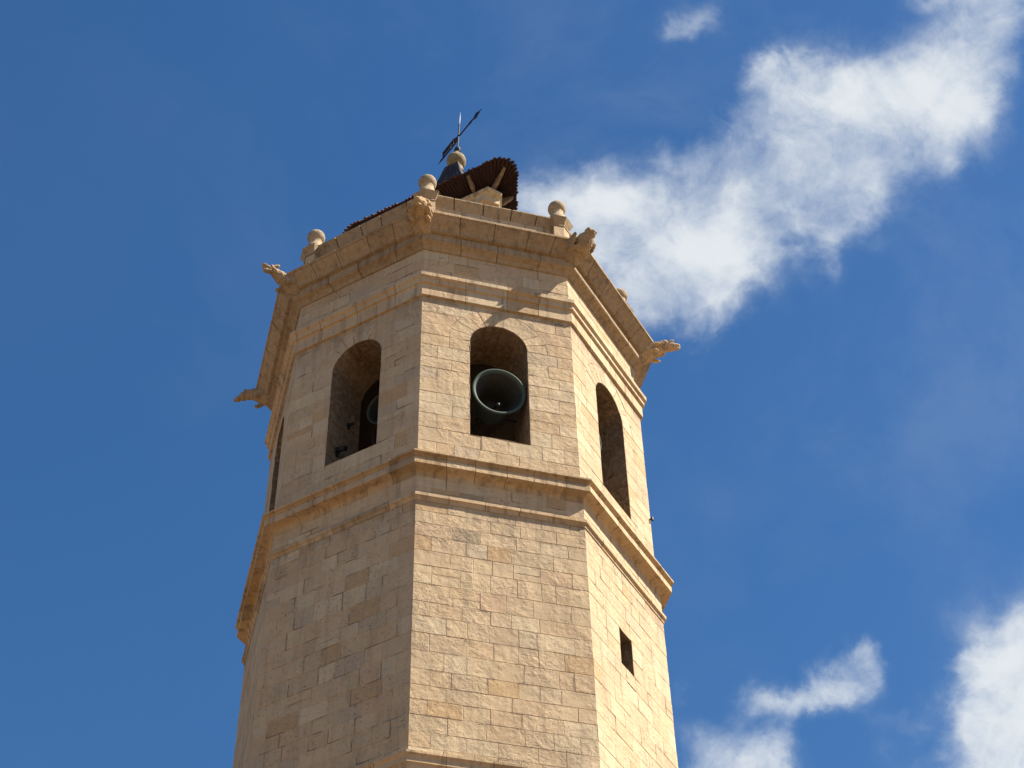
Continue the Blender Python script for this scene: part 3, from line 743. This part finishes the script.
# ================================================================== bells
def make_bell(label, k, u, z, depth, rad, droop=10, lip=(.030, .060, .042)):
    """a swinging bell turned mouth outwards; (u, z) is the centre of its mouth in facet k"""
    nn, tt = facet(k); ap = RB*C8
    ax_ = (nn*cos(radians(droop)) - ZV*sin(radians(droop))).normalized()       # points out of the mouth
    m = (ap-depth)*nn + u*tt + (z+EYE)*ZV
    Lb = rad*1.62
    root = empty('church_bell', label, 'bell', 'bells hung in the arched openings', loc=m - ax_*Lb)
    inv = -root.location
    B = MB(); s = rad
    outer = [(1.0, 0), (1.0, .03), (.955, .10), (.86, .22), (.75, .42), (.67, .66), (.61, .95), (.57, 1.18), (.52, 1.34), (.42, 1.44), (.26, 1.49), (.0, 1.50)]
    inner = [(.0, 1.38), (.36, 1.36), (.47, 1.24), (.52, 1.05), (.58, .75), (.66, .45), (.76, .24), (.86, .08), (.885, .03), (.92, -.008), (.98, -.01), (1.0, 0)]
    sc = lambda L: [(max(.002, a*s), -b*s) for a, b in L]
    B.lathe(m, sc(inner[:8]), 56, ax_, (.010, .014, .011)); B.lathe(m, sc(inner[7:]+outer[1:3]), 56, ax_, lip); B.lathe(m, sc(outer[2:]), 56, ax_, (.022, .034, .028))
    for h in (.30, .36, 1.22): B.lathe(m, [((.80 if h < .33 else .765 if h < .4 else .575)*s + x, -(h*s)+y) for x, y in ((0, -.02), (.016, 0), (0, .02))], 56, ax_, (.04, .06, .05))
    B.build('bell_body', M_BRONZE, root, True, dz=0).location = inv
    B = MB(); top = m - ax_*1.36*s
    B.tube([top, m-ax_*.35*s-.47*s*ZV], [.022, .028], 10); c = m-ax_*.22*s-.55*s*ZV
    B.lathe(c, [(max(.002,   .055*sin(pi*q/10)), -.065*cos(pi*q/10)) for q in range(11)], 20, ax_); B.build('clapper', M_IRON, root, True, dz=0).location = inv
    piv = m - ax_*Lb
    B = MB(); wv = tt; hv = ax_.cross(wv)
    for (off, a, h) in ((.04, 1.30, .30), (.28, 1.15, .34), (.60, .92, .34), (.90, .62, .34)):
        B.box(piv - ax_*off*s, wv*a*s, ax_*.28*s, hv*h*s)
    for sx in (-.3, .3): B.box(piv - ax_*.42*s + wv*sx*s, wv*.05*s, ax_*1.35*s, hv*.39*s)
    B.build('headstock', M_WOOD, root, dz=0).location = inv
    B = MB(); B.tube([piv-wv*.76, piv+wv*.76], .035, 12); B.build('axle', M_IRON, root, dz=0).location = inv
    if depth + Lb > THICK:
        B = MB()
        for sx in (-.70, .70):
            zb = 29.3+EYE; B.box(Vector((piv.x, piv.y, (zb+piv.z)/2)) + wv*sx, wv*.10, nn*.14, ZV*(piv.z-zb))
        B.build('bell_frame', M_WOOD, root, dz=0).location = inv
    return root
make_bell('large green bronze bell with its mouth facing outwards in the front arched opening', 0, .055, 31.53, .12, .665)
make_bell('bronze bell half hidden deep in the shadowed left arched opening', -1, .08, 32.35, 1.12, .46, lip=(.04, .05, .042))
make_bell('bronze bell glimpsed edge on inside the right arched opening', 1, -.17, 32.0, .42, .42, lip=(.03, .036, .03))

# ================================================================== small iron fittings
nn, tt = facet(-1); ap = RB*C8
def lamp_fitting(u, z, depth, label, sc):
    base = (ap-depth)*nn + (UC-RA)*tt + (z+EYE)*ZV
    e = empty('floodlight', label, 'floodlight', 'floodlights on the left opening jamb', loc=base); inv = -base
    B = MB(); B.box(base+.012*tt, tt*.024, nn*.10*sc, ZV*.22*sc); B.tube([base, base+.12*sc*tt, base+.16*sc*tt+.08*sc*ZV], .018*sc, 8); B.build('bracket', M_IRON, e, dz=0).location = inv
    B = MB(); c = base+.20*sc*tt+.12*sc*ZV; d = (nn*.5+tt*.2+ZV*.8).normalized(); s = d.cross(tt).normalized()
    B.box(c, d*.10*sc, s*.24*sc, d.cross(s)*.30*sc); B.box(c+d*.06*sc, d*.03*sc, s*.28*sc, d.cross(s)*.34*sc); B.build('lamp_head', M_IRON, e, dz=0).location = inv
lamp_fitting(.42, 30.52, .42, 'small dark floodlight low on the left opening jamb, nearer the outer edge', .75)
lamp_fitting(.9, 31.78, .80, 'small dark floodlight deeper in the left opening, above the other one', .45)
nn, tt = facet(1); h = RB*C8*T8; base = RB*C8*nn + (h-.05)*tt + (30.66+EYE)*ZV
B = MB(); d = corner(2, 1, 0); B.tube([base-.05*d, base+.10*d], .022, 8); B.tube([base+.07*d-.04*ZV, base+.07*d+.05*ZV], .035, 8)
o = B.build('cable_hook', M_IRON, None, dz=0)
o.data.transform(Matrix.Translation(-base)); o.location = base
o['label'] = 'tiny dark iron hook sticking out of the right edge of the belfry'; o['category'] = 'hook'
